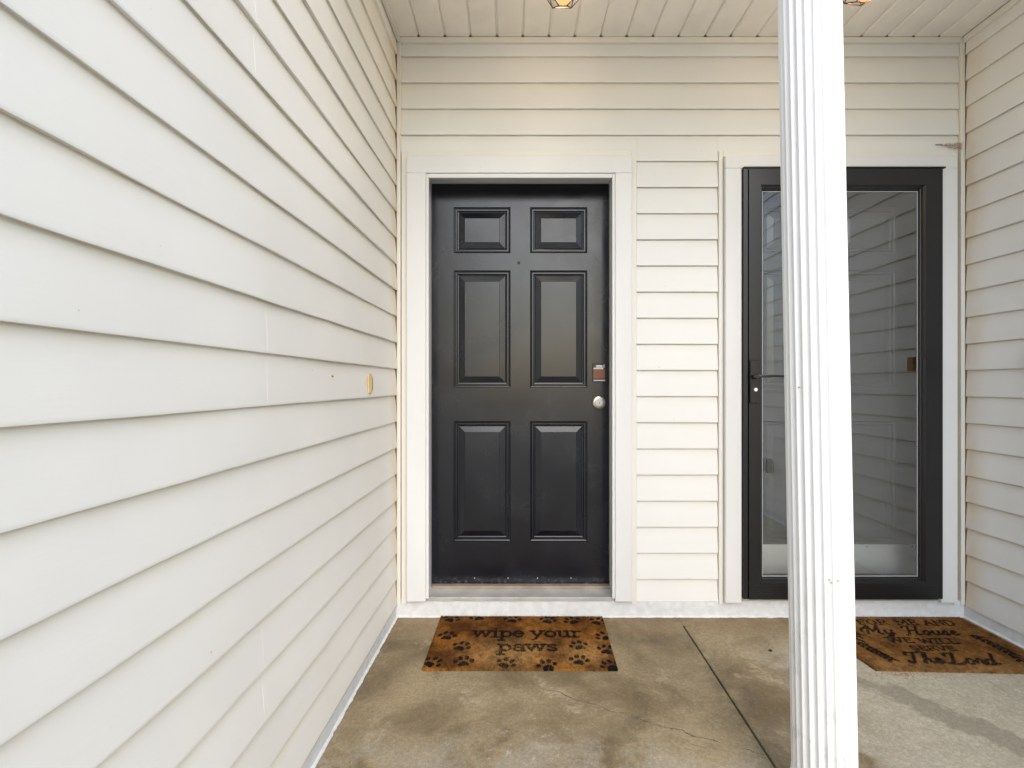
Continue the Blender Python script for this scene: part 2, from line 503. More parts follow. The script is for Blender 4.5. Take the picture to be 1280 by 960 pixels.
# painted concrete foundation strip under the wall
fb = MB(); ns = 260
rings = []
for i in range(ns + 1):
    x = -.60 + (2.30 + .60) * i / ns
    d = .0018 * nz(x * 14, 2, 1) + .001 * nz(x * 50, 4, 1)
    f0 = .004 + .005 * (nz(x * 22, 7, 3) + .5) + .003 * nz(x * 90, 3, 3)
    rings.append([(x, D - .0035 - f0, -.003), (x, D - .003 - f0 * .8, .0022), (x, D - .001 + d, .006), (x, D - .001 + d, .078), (x, D + .13, .079), (x, D + .13, -.003)])
fb.sweep(None, rings).build('foundation_strip', M['plinth'], bw, smooth=40)

# --- left wall (runs out past the porch towards the street)
lw = thing('left_wall', (xl(0) - .02, 0.2, 0), 'long cream lap siding wall running along the left side of the porch', 'wall')
tl = Vector((-SL * -1, 1)).normalized()      # along the wall towards the corner
nl = (tl.y, -tl.x)
def LP(y, off=0.0): return (xl(y) - .013 + nl[0] * off, y + nl[1] * off)
YA, YB = -2.0, D - .012
def quadwall(mb, p, q, nn, thk, z0, z1):
    a = Vector(p); b = Vector(q); n2 = Vector(nn) * -thk
    c = [(a.x, a.y), (b.x, b.y), (b.x + n2.x, b.y + n2.y), (a.x + n2.x, a.y + n2.y)]
    return mb.sweep(None, [[(x, y, z) for x, y in c] for z in (z0, z1)])
quadwall(MB(), LP(YA), LP(D + .012), nl, .12, .05, 3.0).build('sheathing', M['sheath'], lw)
seams = {2: 1.165, 3: 1.165, 8: 1.185, 9: 1.185, 14: 1.13, 15: 1.13, 5: .28, 4: .28, 10: -.3, 11: -.3}
for k in range(23):
    z0, z1 = .0623 + .1264 * k, .0623 + .1264 * (k + 1)
    lap = k % 2 == 0
    top = None
    if k in seams:
        s = seams[k]
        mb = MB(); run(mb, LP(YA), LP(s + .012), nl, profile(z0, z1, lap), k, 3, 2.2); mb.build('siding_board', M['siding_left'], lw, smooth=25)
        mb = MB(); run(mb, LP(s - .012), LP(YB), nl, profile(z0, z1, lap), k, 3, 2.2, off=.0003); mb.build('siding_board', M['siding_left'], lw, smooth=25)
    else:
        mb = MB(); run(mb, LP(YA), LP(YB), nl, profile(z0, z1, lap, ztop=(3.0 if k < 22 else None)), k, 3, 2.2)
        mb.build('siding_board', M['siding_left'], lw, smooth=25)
# inside corner trim: one flange on each wall
MB().box(-.5575, -.5385, D - .007, YS - .0007, .058, ZC - .002, .0015).build('corner_trim', M['cream'], lw)
fb = MB(); ns = 330; rings = []
for i in range(ns + 1):
    y = YA + (D - .004 - YA) * i / ns
    d = .0018 * nz(y * 14, 5, 8) + .001 * nz(y * 50, 6, 8)
    f0 = .002 + .004 * (nz(y * 20, 9, 3) + .5) + .004 * nz(y * 70, 1, 3)
    b = LP(y)
    pt = lambda o, z: (b[0] + nl[0] * o, b[1] + nl[1] * o, z)
    rings.append([pt(.013 + f0, -.003), pt(.0125 + f0 * .8, .0022), pt(.008 + d, .006), pt(.008 + d, .0525), pt(-.1, .0528), pt(-.1, -.003)])
fb.sweep(None, rings).build('foundation_strip', M['plinth'], lw, smooth=40)
# round hole left by a missing doorbell, wood blocking showing
def on_left(y, z, p): b = LP(y, p); return (b[0], b[1], z)
yc, zc = 1.930, 1.128
hb = MB()
for (ra, rz, p0, p1) in ((.035, .040, .006, .0150),):
    rings = []
    for p in (p0, p1):
        rings.append([on_left(yc + ra * math.cos(t), zc + rz * math.sin(t), p) for t in [2 * math.pi * j / 24 for j in range(24)]])
    hb.sweep(None, rings)
hb.build('doorbell_backing', M['sheath'], lw, label='round brown backing left where a doorbell was taken off')
hb = MB()
c = [(yc - .030, .0150), (yc + .008, .0150), (yc + .008, .0172), (yc - .030, .0172)]
hb.sweep(None, [[on_left(y, z, p) for y, p in c] for z in (zc - .036, zc + .037)])
hb.build('wood_block', M['wood'], lw, label='pale raw wood block on the doorbell spot')
hb = MB()
for (y, z) in ((1.562, 1.152), (1.93, 1.083)):
    hb.sweep(None, [[on_left(y + r * math.cos(t), z + r * math.sin(t), p) for t in [math.pi * j / 4 for j in range(8)]] for r, p in ((.0035, .006), (.0028, .0135))])
hb.build('screw_head', M['wood_dark'], lw, kind='stuff')

# --- right wall
rw = thing('right_wall', (XR + .013, 1.2, 0), 'short cream lap siding wall on the right side beside the storm door', 'wall')
XS = XR + .013
YR = -.25
MB().box(XS, XS + .12, YR, D + .012, .05, 3.0).build('sheathing', M['sheath'], rw)
for k in range(NC):
    z0, z1 = zk(k), zk(k + 1)
    if z0 > ZC - .03: break
    mb = MB(); run(mb, (XS, YR), (XS, D - .012), (-1, 0), profile(z0, z1, k % 2 == 0, ztop=min(z1 + .01, ZC - .03)), k, 6, .9)
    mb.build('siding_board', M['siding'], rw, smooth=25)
MB().box(2.1705, 2.1905, D - .007, YS - .0007, .058, ZC - .002, .0015).build('corner_trim', M['cream'], rw)
MB().box(XS - .021, XS - .0005, 1.0, D - .009, ZC - .031, ZC - .0015, .0015).build('frieze_trim', M['cream'], rw)
MB().box(XS - .020, XS + .02, YR - .02, YR - .001, .05, 3.0, .002).build('corner_trim', M['cream'], rw)
fb = MB(); rings = []; ns = 200
for i in range(ns + 1):
    y = YR + (D - .004 - YR) * i / ns
    d = .0018 * nz(y * 14, 15, 8); f0 = .004 + .005 * (nz(y * 20, 19, 3) + .5) + .003 * nz(y * 70, 11, 3)
    rings.append([(XS - .013 - f0, y, -.003), (XS - .0125 - f0 * .8, y, .0022), (XS - .008 - d, y, .006), (XS - .008 - d, y, .0525), (XS + .1, y, .0528), (XS + .1, y, -.003)])
fb.sweep(None, rings).build('foundation_strip', M['plinth'], rw, smooth=40)
# doorbell and outlet box: seen only as reflections in the storm door glass
MB().box(XS - .034, XS - .010, 1.990, 2.035, 1.20, 1.275, .004).build('doorbell', M['wood_dark'], rw)
ob = MB(); ob.box(XS - .062, XS - .010, .50, .58, .385, .50, .004); ob.build('outlet_box', M['grey_box'], rw)
MB().box(XS - .085, XS - .063, .485, .51, .39, .495, .002).build('outlet_cover', M['grey_box'], rw)

# ------------------------------------------------------------------ porch ceiling, beam, roof
pc = thing('porch_ceiling', (.8, 1.66, ZC), 'beige ribbed vinyl soffit ceiling over the porch', 'ceiling')
sp = .12578
xg0 = (523.6 - 640) / 258.0
edges = [-.66] + [xg0 + sp * i for i in range(0, 21)] + [2.176]
YC0, YC1 = 1.02, YS - .0185
for i in range(len(edges) - 1):
    x0, x1 = edges[i], edges[i + 1]
    first = i == 0; last = i == len(edges) - 2
    wv = .0055 if i % 2 else .0075
    sec = []
    sec += [(x0, .016), (x0, .0098)] if not first else [(x0, .016), (x0, 0)]
    if not first: sec += [(x0 + .0012, .0095), (x0 + wv * 1.3, .0006), (x0 + wv * 1.3 + .003, 0)]
    if not last: sec += [(x1 - wv * 1.2 - .003, 0), (x1 - wv * 1.2, .0006), (x1 - .0012, .0095), (x1 - .0002, .0098), (x1 - .0002, .016)]
    else: sec += [(x1, 0), (x1, .016)]
    nseg = 10; rings = []
    for q in range(nseg + 1):
        y = YC0 + (YC1 - YC0) * q / nseg
        dz = .0012 * nz(x0 * 9, y * 2, 4)
        rings.append([(x, y, ZC + h + (dz if h < .014 else 0)) for x, h in sec])
    MB().sweep(None, rings).build('soffit_board', M['soffit'], pc, smooth=25)
rings = [[(xl(y) + .0012, y, ZC - .0015), (xl(y) + .0012, y, ZC - .026), (xl(y) + .014, y, ZC - .026), (xl(y) + .014, y, ZC - .0015)] for y in (YC0, D - .012)]
MB().sweep(None, rings).build('j_channel', M['cream'], pc)
MB().box(-.9, 2.5, .9, YS + .2, ZC + .07, ZC + .11).build('ceiling_deck', M['void'], pc)
pb = thing('porch_beam', (.8, 1.28, 2.6), 'white wrapped beam across the front of the porch on top of the column', 'beam')
MB().box(-.55, XR - .002, 1.17, 1.37, 2.735, ZC - .003, .004).build('beam_wrap', M['white'], pb)
rf = thing('house_roof', (.8, 1.6, 2.93), 'dark shingled roof over the porch', 'roof')
MB().sweep(None, [[(x, 1.00, 2.93), (x, 1.00, 3.02), (x, 3.2, 3.9), (x, 3.2, 2.93)] for x in (-.9, 2.6)]).build('roof_deck', M['roof'], rf)
MB().box(-.545, XR + .1, .98, .998, 2.80, 3.02, .003).build('fascia', M['white'], rf)

# ------------------------------------------------------------------ door casings
def casing(name, X0, Xi0, Xi1, X1, zt, zi, zb, label, yf=.030, jamb=None):
    t = thing(name, ((X0 + X1) / 2, D, zb), label, 'door frame')
    y0 = YS - .013 - yf; y1 = YS - .0008
    for (a, b) in ((X0, Xi0), (Xi1, X1)):
        MB().box(a, b, y0, y1, zb, zi, .002).build('side_casing', M['white'], t)
    MB().box(X0, X1, y0 + .0004, y1, zi + .0004, zt, .002).build('head_casing', M['white'], t)
    return t, y0, y1
DS = 2.457                       # face of the entry door slab
t, y0, y1 = casing('door_frame', -.505, -.413, .4945, .574, 2.222, 2.138, .086, 'white painted frame around the black six panel front door')
# brickmould step and jamb, with the stop the door closes against
MB().box(-.4128, -.3995, y0 + .005, 2.335, .098, 2.1375, .002).build('brickmould', M['white'], t)
MB().box(.4810, .4943, y0 + .005, 2.335, .098, 2.1375, .002).build('brickmould', M['white'], t)
MB().box(-.3993, .4808, y0 + .005, 2.335, 2.1165, 2.1375, .002).build('brickmould', M['white'], t)
MB().box(-.4128, .4943, 2.3352, YS + .13, 2.1478, 2.1640, .0015).build('head_jamb', M['white'], t)
MB().box(-.4200, -.4106, YS - .0005, YS + .13, .098, 2.1476, .0015).build('jamb', M['white'], t)
MB().box(.4946, .5040, YS - .0005, YS + .13, .098, 2.1476, .0015).build('jamb', M['white'], t)
MB().box(-.4082, -.398, DS + .004, DS + .05, .108, 2.144).build('weather_strip', M['black'], t)
MB().box(.4835, .4942, DS + .004, DS + .05, .108, 2.144).build('weather_strip', M['black'], t)
th = MB()
sec = [(2.336, .0795), (2.334, .093), (2.340, .0965), (2.352, .0935), (2.430, .0990), (2.433, .108), (2.52, .108), (2.52, .0795)]
th.sweep(None, [[(x, y, z) for y, z in sec] for x in (-.4120, .4935)]); th.build('threshold', M['alu'], t, smooth=20)
MB().box(-.4078, .4918, 2.4270, 2.4700, .0995, .1125, .002).build('sill_strip', M['sill_wood'], t)

# ------------------------------------------------------------------ six panel doors
SC = 246.0
PX = [(566.5, 637.5), (662.0, 733.5)]
PZ = [(677.0, 526.5), (484.5, 338.0), (316.5, 259.0)]
PROF = [(.000, .0), (.0028, .0065), (.0075, .0085), (.0105, .0045), (.0165, .0045), (.0195, .0115), (.0245, .0130), (.0270, .0105), (.0545, .0030), (.0565, .0018)]
def six_panel(root, X0, X1, Z_0, Z_1, y, mat, mirror=False):
    ox = (X0 + .4106)
    xs = [X0] + [v for a, b in PX for v in ((a - 640) / SC + ox, (b - 640) / SC + ox)] + [X1]
    zs = [Z_0] + [H - (v - 481) / SC for p in PZ for v in p] + [Z_1]
    mb = MB()
    for i in range(len(xs) - 1):
        for j in range(len(zs) - 1):
            if i % 2 == 1 and j % 2 == 1: continue
            mb.add([(xs[i], y, zs[j]), (xs[i + 1], y, zs[j]), (xs[i + 1], y, zs[j + 1]), (xs[i], y, zs[j + 1])], [(0, 1, 2, 3)])
    mb.box(X0, X1, y + .0165, y + .044, Z_0, Z_1)
    for (a, b, c2, d2) in ((X0, X0, Z_0, Z_1), (X1, X1, Z_0, Z_1)):
        mb.add([(a, y, c2), (a, y + .0165, c2), (a, y + .0165, d2), (a, y, d2)], [(0, 1, 2, 3)])
    for z in (Z_0, Z_1):
        mb.add([(X0, y, z), (X1, y, z), (X1, y + .0165, z), (X0, y + .0165, z)], [(0, 1, 2, 3)])
    mb.build('door_slab', mat, root)
    for i in (1, 3):
        for j in (1, 3, 5):
            xa, xb, za, zb = xs[i], xs[i + 1], zs[j], zs[j + 1]
            rings = [[(xa + q, y + d, za + q), (xb - q, y + d, za + q), (xb - q, y + d, zb - q), (xa + q, y + d, zb - q)] for q, d in PROF]
            m2 = MB(); n = 4; vs = [p for r in rings for p in r]; fs = []
            for r in range(len(rings) - 1):
                for q in range(4):
                    k = (q + 1) % 4; fs.append((r * 4 + q, r * 4 + k, r * 4 + 4 + k, r * 4 + 4 + q))
            fs.append(tuple(len(vs) - 4 + q for q in range(4)))
            m2.add(vs, fs); m2.build('door_panel', mat, root)
ed = thing('front_door', (.043, DS, .114), 'black six panel front door with round silver deadbolt, closed in the white frame', 'door')
six_panel(ed, -.4080, .4920, .1145, 2.1450, DS, M['door'])
# peephole
MB().lathe([(.0075, -.001), (.0075, .0025), (.0055, .0035), (.003, .003), (.0, .002)], ((648.5 - 640) / SC, DS, H + (481 - 328.5) / SC), 'y', 16).build('peephole', M['bronze'], ed, smooth=40)
# deadbolt
cx, cz = (748.3 - 640) / SC, H - (503 - 481) / SC
lock = MB().lathe([(.034, -.001), (.0345, .004), (.033, .009), (.029, .0125), (.0215, .0135)], (cx, DS, cz), 'y', 40).build('deadbolt', M['nickel'], ed, smooth=35)
MB().lathe([(.0215, .011), (.0212, .018), (.0195, .0215), (.0145, .0225), (.0130, .0205), (.0, .0205)], (cx, DS, cz), 'y', 36).build('lock_cylinder', M['alu'], lock, smooth=35)
MB().box(cx - .0013, cx + .0013, DS - .0215, DS - .0203, cz - .008, cz + .004).build('keyhole', M['black'], lock)
# open lock plate with copper coloured inside
px0, px1, pz0, pz1 = (740.5 - 640) / SC, (757.2 - 640) / SC, H - (477.5 - 481) / SC, H - (454.2 - 481) / SC
kp = MB()
for b in ((px0, px0 + .005, pz0, pz1), (px1 - .005, px1, pz0, pz1), (px0 + .005, px1 - .005, pz0, pz0 + .005), (px0 + .005, px1 - .005, pz1 - .005, pz1)):
    kp.box(b[0], b[1], DS - .006, DS + .0005, b[2], b[3], .0008)
kp = kp.build('lock_plate', M['black'], ed)
MB().box(px0 + .0052, px1 - .0052, DS - .0035, DS + .0003, pz0 + .018, pz1 - .030).build('copper_insert', M['copper'], kp)
mm = MB(); mm.box(px0 + .0052, px1 - .013, DS - .0045, DS + .0003, pz1 - .0295, pz1 - .022); mm.box(px0 + .017, px1 - .021, DS - .0055, DS + .0003, pz1 - .0215, pz1 - .008, .002)
mm.box(px0 + .034, px1 - .017, DS - .0045, DS + .0003, pz1 - .0212, pz1 - .010, .001); mm.box(px1 - .0125, px1 - .0072, DS - .0045, DS + .0003, pz1 - .022, pz1 - .006, .001)
mm.build('metal_contacts', M['alu'], kp)
MB().box(px0 + .0052, px1 - .0052, DS - .0040, DS + .0003, pz0 + .0055, pz0 + .0105).build('metal_latch', M['alu'], kp)
MB().box(px0 + .0052, px1 - .0052, DS - .0012, DS + .0003, pz0 + .0107, pz0 + .0178).build('latch_gap', M['black'], kp)
mm = MB()
for x in (-.19, -.02, .13, .30): mm.lathe([(.0022, -.001), (.0022, .0012), (.0, .0015)], (x, DS, .142), 'y', 10)
mm.build('sweep_screw', M['steel'], ed, kind='stuff')

# ------------------------------------------------------------------ second doorway: inner door, frame, storm door
t, y0, y1 = casing('door_frame', 1.0215, 1.099, 2.054, 2.1320, 2.222, 2.160, .080, 'white painted frame around the black glass storm door')
MB().box(1.0995, 1.160, YS + .001, YS + .13, .098, 2.1595).build('jamb', M['white'], t)
MB().box(2.0725, 2.1, YS + .001, YS + .13, .098, 2.1595).build('jamb', M['white'], t)
MB().box(1.1605, 2.072, YS + .001, YS + .13, 2.1455, 2.1590).build('head_jamb', M['white'], t)
th = MB(); th.sweep(None, [[(x, y, z) for y, z in sec] for x in (1.0995, 2.0535)]); th.build('threshold', M['alu'], t, smooth=20)
idr = thing('inner_door', (1.61, DS, .114), 'dark six panel door with steel kick plate behind the storm door glass', 'door')
six_panel(idr, 1.1625, 2.0705, .1145, 2.1405, DS, M['inner_door'])
MB().box(1.185, 2.050, DS - .0022, DS - .0004, .165, .314, .0005).build('kick_plate', M['steel'], idr)
mm = MB()
for x in (1.205, 1.44, 1.62, 1.80, 2.03): mm.lathe([(.003, 0), (.003, .002), (0, .0024)], (x, DS - .002, .303), 'y', 10)
mm.build('kick_plate_screw', M['black'], idr, kind='stuff')

sd_ = thing('storm_door', (1.58, D - .03, .10), 'full glass storm door with black metal frame and black lever handle', 'door')
# outer frame (z-bar) on the casing
yz0, yz1 = D - .042, D - .0305
for n_, b in (('frame_bar', (1.1015, 1.1235, .104, 2.1545)), ('frame_bar', (2.036, 2.0515, .104, 2.1545))):
    MB().box(b[0], b[1], yz0, YS - .001, b[2], b[3], .0015).build(n_, M['black_alu'], sd_)
MB().box(1.1015, 2.062, D - .047, yz1 - .001, 2.1550, 2.1615, .001).build('drip_cap', M['black_alu'], sd_)
MB().box(1.124, 2.0355, yz0, YS - .001, 2.1480, 2.1546, .001).build('frame_bar', M['black_alu'], sd_)
# the leaf: stiles and rails mitred, stepped bead down to the glass
yl = D - .047; yg = D - .021
LX0, LX1, LZ0, LZ1 = 1.1255, 2.0335, .110, 2.1465
GX0, GX1, GZ0, GZ1 = 1.1995, 1.9460, .2045, 2.0527
def ringpts(q, y):
    """q 0..1 from leaf edge to glass edge"""
    return q, y
steps = [(0.0, 0.0, .030), (0.0, 0.0, .003), (.003, 0.0, .0), (.7675, 0, .0), (.80, 0, .004), (.84, 0, .009), (.87, 0, .009), (.90, 0, .016), (.94, 0, .017), (.97, 0, .024), (1.0, 0, .026)]
def corner(q):
    a = lambda u, v: u + (v - u) * q
    return [(a(LX0, GX0), a(LZ0, GZ0)), (a(LX1, GX1), a(LZ0, GZ0)), (a(LX1, GX1), a(LZ1, GZ1)), (a(LX0, GX0), a(LZ1, GZ1))]
names = ['bottom_rail', 'hinge_stile', 'top_rail', 'latch_stile']
for sd2 in range(4):
    k = (sd2 + 1) % 4; vs = []; fs = []
    ex = 1e-4
    for q, _, dp in steps:
        c = corner(q)
        for p in (c[sd2], c[k]): vs.append((p[0], yl + dp, p[1]))
    for r in range(len(steps) - 1): fs.append((2 * r, 2 * r + 1, 2 * r + 3, 2 * r + 2))
    m_ = len(steps)
    fs.append((0, 1, 2 * m_ - 1, 2 * m_ - 2)); fs.append(tuple(range(0, 2 * m_, 2))); fs.append(tuple(range(1, 2 * m_, 2)))
    MB().add(vs, fs).build(names[sd2], M['black_alu'], sd_)
MB().box(LX0 + .03, LX1 - .03, yl - .0012, yl + .0, LZ0 + .0600, LZ0 + .0625).build('rail_seam', M['black_alu'], sd_)
MB().box(LX0 + .002, LX1 - .002, yl + .006, yl + .026, LZ0 - .009, LZ0 - .0005).build('door_sweep', M['black'], sd_)
gk = MB(); g2 = .0035
gk.box(GX0, GX0 + g2, yg - .0025, yg - .0005, GZ0, GZ1); gk.box(GX1 - g2, GX1, yg - .0025, yg - .0005, GZ0, GZ1)
gk.box(GX0 + g2, GX1 - g2, yg - .0025, yg - .0005, GZ0, GZ0 + g2); gk.box(GX0 + g2, GX1 - g2, yg - .0025, yg - .0005, GZ1 - g2, GZ1)
gk.build('glass_gasket', M['gasket'], sd_)
MB().add([(GX0, yg, GZ0), (GX1, yg, GZ0), (GX1, yg, GZ1), (GX0, yg, GZ1)], [(0, 1, 2, 3)]).build('glass_pane', M['glass'], sd_)
# lever handle with its plate and key cylinder
hx = (941.8 - 640) / 263; hz0 = H - (504 - 481) / 263; hz1 = H - (450 - 481) / 263
hp = MB().box(hx - .0205, hx + .0205, yl - .009, yl + .0005, hz0, hz1, .0025).build('handle_plate', M['black_alu'], sd_)
lv = MB(); zz = H - (470.5 - 481) / 263
lv.lathe([(.0115, 0), (.0115, .03), (.0095, .034), (0, .034)], (hx - .004, yl - .008, zz), 'y', 20)
sec = [(-.004, -.0055), (.004, -.0055), (.005, 0), (.004, .0055), (-.004, .0055), (-.005, 0)]
lv.sweep(None, [[(x, yy + a, zz + dz + b * s) for a, b in sec] for x, yy, dz, s in ((hx - .004, yl - .034, 0, 1.15), (hx + .03, yl - .038, .001, 1.1), (hx + .08, yl - .036, .0015, 1.0), (hx + .125, yl - .034, 0, .95), (hx + .132, yl - .033, 0, .6))])
lv.build('lever', M['black_alu'], hp, smooth=40)
kc = MB().lathe([(.0088, 0), (.0088, .004), (.0078, .006), (.0, .006)], (hx + .004, yl - .009, H - (487 - 481) / 263), 'y', 20).build('key_cylinder', M['steel'], hp, smooth=35)

# ------------------------------------------------------------------ column
cl = thing('porch_column', (.826, 1.28, 0), 'white fluted round porch column standing in front of the storm door', 'column')
NF, SUB = 24, 8
def colring(z, r, flute=1.0, dn=0):
    t = (z - .107) / 2.034
    cx = .8255 - .0395 * t; cy = 1.28
    pts = []
    for i in range(NF * SUB):
        a = 2 * math.pi * (i + 2.5) / (NF * SUB); u = (i % SUB) / SUB
        land = .18
        dd = 0 if u < land else math.sin(math.pi * (u - land) / (1 - land)) ** .75
        rr = r - flute * .0052 * dd
        pts.append((cx + rr * math.cos(a), cy + rr * math.sin(a), z))
    return pts
def crad(z): return .0752 - .0023 * (z - .107) / 2.034
mb = MB(); mb.sweep(None, [colring(z, crad(z)) for z in [.091 + (2.62 - .091) * i / 30 for i in range(31)]])
mb.build('fluted_shaft', M['column'], cl, smooth=28)
def ringz(lst, cx): 
    return [[(cx + r * math.cos(2 * math.pi * j / 48), 1.28 + r * math.sin(2 * math.pi * j / 48), z) for j in range(48)] for r, z in lst]
bx = .8260
MB().sweep(None, ringz([(.080, .0285), (.0855, .036), (.087, .046), (.0855, .056), (.081, .064), (.078, .068), (.0775, .082), (.0765, .0915), (.070, .0915)], bx)).build('base_torus', M['column'], cl, smooth=35)
MB().box(bx - .087, bx + .087, 1.28 - .087, 1.28 + .087, .0005, .028, .003).build('base_block', M['column'], cl)
tx = .775
MB().sweep(None, ringz([(.070, 2.619), (.076, 2.62), (.080, 2.635), (.084, 2.65), (.096, 2.67), (.104, 2.690), (.104, 2.700)], tx)).build('capital', M['column'], cl, smooth=35)
MB().box(tx - .112, tx + .112, 1.28 - .112, 1.28 + .112, 2.7005, 2.7345, .003).build('capital_block', M['column'], cl)
# nail holes and chips
def colpt(px, py):
    """point on the shaft facing the camera at a given bearing"""
    z = H - (py - 481) * 1.215 / 604.4
    tt = (z - .107) / 2.034; cx = .8255 - .0395 * tt
    dx = (px - 640) / 604.4
    # intersect ray (dx,1) with circle
    r = crad(z) - .0015
    a_ = dx * dx + 1; b_ = -2 * (dx * cx + 1.28); c_ = cx * cx + 1.28 ** 2 - r * r
    s = (-b_ - math.sqrt(max(0, b_ * b_ - 4 * a_ * c_))) / (2 * a_)
    return Vector((dx * s, s, z)), Vector((dx * s - cx, s - 1.28, 0)).normalized()
mm = MB()
for px, py, r in ((1036.5, 724, .0018), (1039, 727, .0013), (1047.5, 724.5, .0015), (998.8, 484, .0013)):
    p, n = colpt(px, py); mm.tube(p - n * .003, p + n * .0022, r, 7)
mm.build('nail_hole', M['dirt'], cl, kind='stuff')

# ------------------------------------------------------------------ ceiling lamps
def lamp(x, y, zb, rot, label):
    t = thing('ceiling_lamp', (x, y, ZC), label, 'ceiling lamp', 'geometric cage lamps on the porch ceiling')
    can = MB().lathe([(.062, 0), (.062, -.012), (.055, -.022), (.0, -.022)], (x, y, ZC - .0005), 'z', 28).build('canopy', M['bronze'], t, smooth=35)
    MB().lathe([(.012, ZC - .0225), (.012, zb + .115), (.019, zb + .113), (.019, zb + .066), (.010, zb + .064)], (x, y, 0), 'z', 16).build('lamp_socket', M['bronze'], t, smooth=35)
    hexp = lambda r, z: [Vector((x + r * math.cos(R(60 * i + rot)), y + r * math.sin(R(60 * i + rot)), z)) for i in range(6)]
    A = hexp(.030, zb - .018); B = hexp(.069, zb); C_ = hexp(.105, zb + .085); E = hexp(.045, zb + .235)
    m_ = MB()
    for q in (A, B, C_, E):
        for i in range(6): m_.tube(q[i], q[(i + 1) % 6], .0021, 6)
    for P_, Q_ in ((A, B), (B, C_), (C_, E)):
        for i in range(6): m_.tube(P_[i], Q_[i], .0021, 6)
    m_.build('wire_cage', M['bronze'], t)
    MB().lathe([(.0, zb - .029), (.010, zb - .028), (.020, zb - .022), (.0265, zb - .010), (.028, zb + .002), (.026, zb + .016), (.018, zb + .038), (.013, zb + .052), (.013, zb + .066)], (x, y, 0), 'z', 20).build('bulb', M['bulb'], t, smooth=60)
    ld = bpy.data.lights.new('bulb_light', 'POINT'); ld.energy = 2.7; ld.color = (1, .88, .74); ld.shadow_soft_size = .022
    lo = bpy.data.objects.new('bulb_light', ld); lo.location = (0, 0, zb + .02 - ZC); lo.parent = t; col.objects.link(lo)
lamp(.187, 1.75, 2.5345, 0, 'dark wire cage lamp glowing warm above the black front door')
lamp(1.290, 1.76, 2.555, 8, 'dark wire cage lamp partly hidden beside the white column top')

# ------------------------------------------------------------------ doormats
def stamp(mask, pts, wd, res):
    """mark a polyline of (u,v) metres on the raster"""
    h, w_ = mask.shape
    for (a, b) in zip(pts[:-1], pts[1:]):
        L = math.hypot(b[0] - a[0], b[1] - a[1]); n = max(1, int(L / (res * .8)))
        for i in range(n + 1):
            x = a[0] + (b[0] - a[0]) * i / n; y = a[1] + (b[1] - a[1]) * i / n
            r = wd / 2; x0 = int((x - r) / res); x1 = int((x + r) / res) + 1; y0 = int((y - r) / res); y1 = int((y + r) / res) + 1
            for yy in range(max(0, y0), min(h, y1 + 1)):
                for xx in range(max(0, x0), min(w_, x1 + 1)):
                    if ((xx + .5) * res - x) ** 2 + ((yy + .5) * res - y) ** 2 <= r * r: mask[yy, xx] = 1
def arc(cx, cy, rx, ry, a0, a1, n=14):
    return [(cx + rx * math.cos(R(a0 + (a1 - a0) * i / n)), cy + ry * math.sin(R(a0 + (a1 - a0) * i / n))) for i in range(n + 1)]
def ser(x, y, w_=.36): return [(x - w_ / 2, y), (x + w_ / 2, y)]
# slab serif lower case; y up, x height 1; (advance, strokes)
G1 = {
 'w': (1.55, [[(.08, 1), (.40, .06)], [(.40, .06), (.74, 1)], [(.74, 1), (1.06, .06)], [(1.06, .06), (1.38, 1)], ser(.10, 1), ser(.74, 1, .3), ser(1.36, 1)]),
 'i': (.62, [[(.32, 0), (.32, 1)], ser(.22, 1, .26), ser(.32, 0, .46), [(.32, 1.38), (.32, 1.42)]]),
 'p': (1.12, [[(.25, 1), (.25, -.55)], ser(.15, 1, .26), ser(.25, -.55, .44), arc(.60, .5, .36, .46, 150, -150, 20)]),
 'e': (.98, [[(.14, .52), (.84, .52)], arc(.49, .5, .37, .47, 0, 320, 22)]),
 'y': (1.10, [[(.14, 1), (.54, .05)], [(.96, 1), (.54, .05), (.40, -.35), (.16, -.48)], ser(.15, 1, .34), ser(.94, 1, .34)]),
 'o': (1.02, [arc(.50, .5, .38, .47, 0, 360, 24)]),
 'u': (1.15, [[(.24, 1), (.24, .3)], arc(.54, .33, .30, .30, 180, 330, 12), [(.86, 1), (.86, .02)], ser(.15, 1, .24), ser(.77, 1, .24), ser(.95, .02, .24)]),
 'r': (.86, [[(.26, 1), (.26, 0)], ser(.16, 1, .26), ser(.28, 0, .48), arc(.56, .62, .30, .36, 165, 50, 9)]),
 'a': (1.04, [arc(.46, .70, .32, .27, 160, 0, 10), [(.78, .7), (.78, .04), (.94, .02)], arc(.46, .30, .32, .27, 60, 330, 16)]),
 's': (.86, [arc(.44, .75, .28, .22, 30, 200, 10) + arc(.42, .27, .30, .25, 75, -160, 12)]),
}
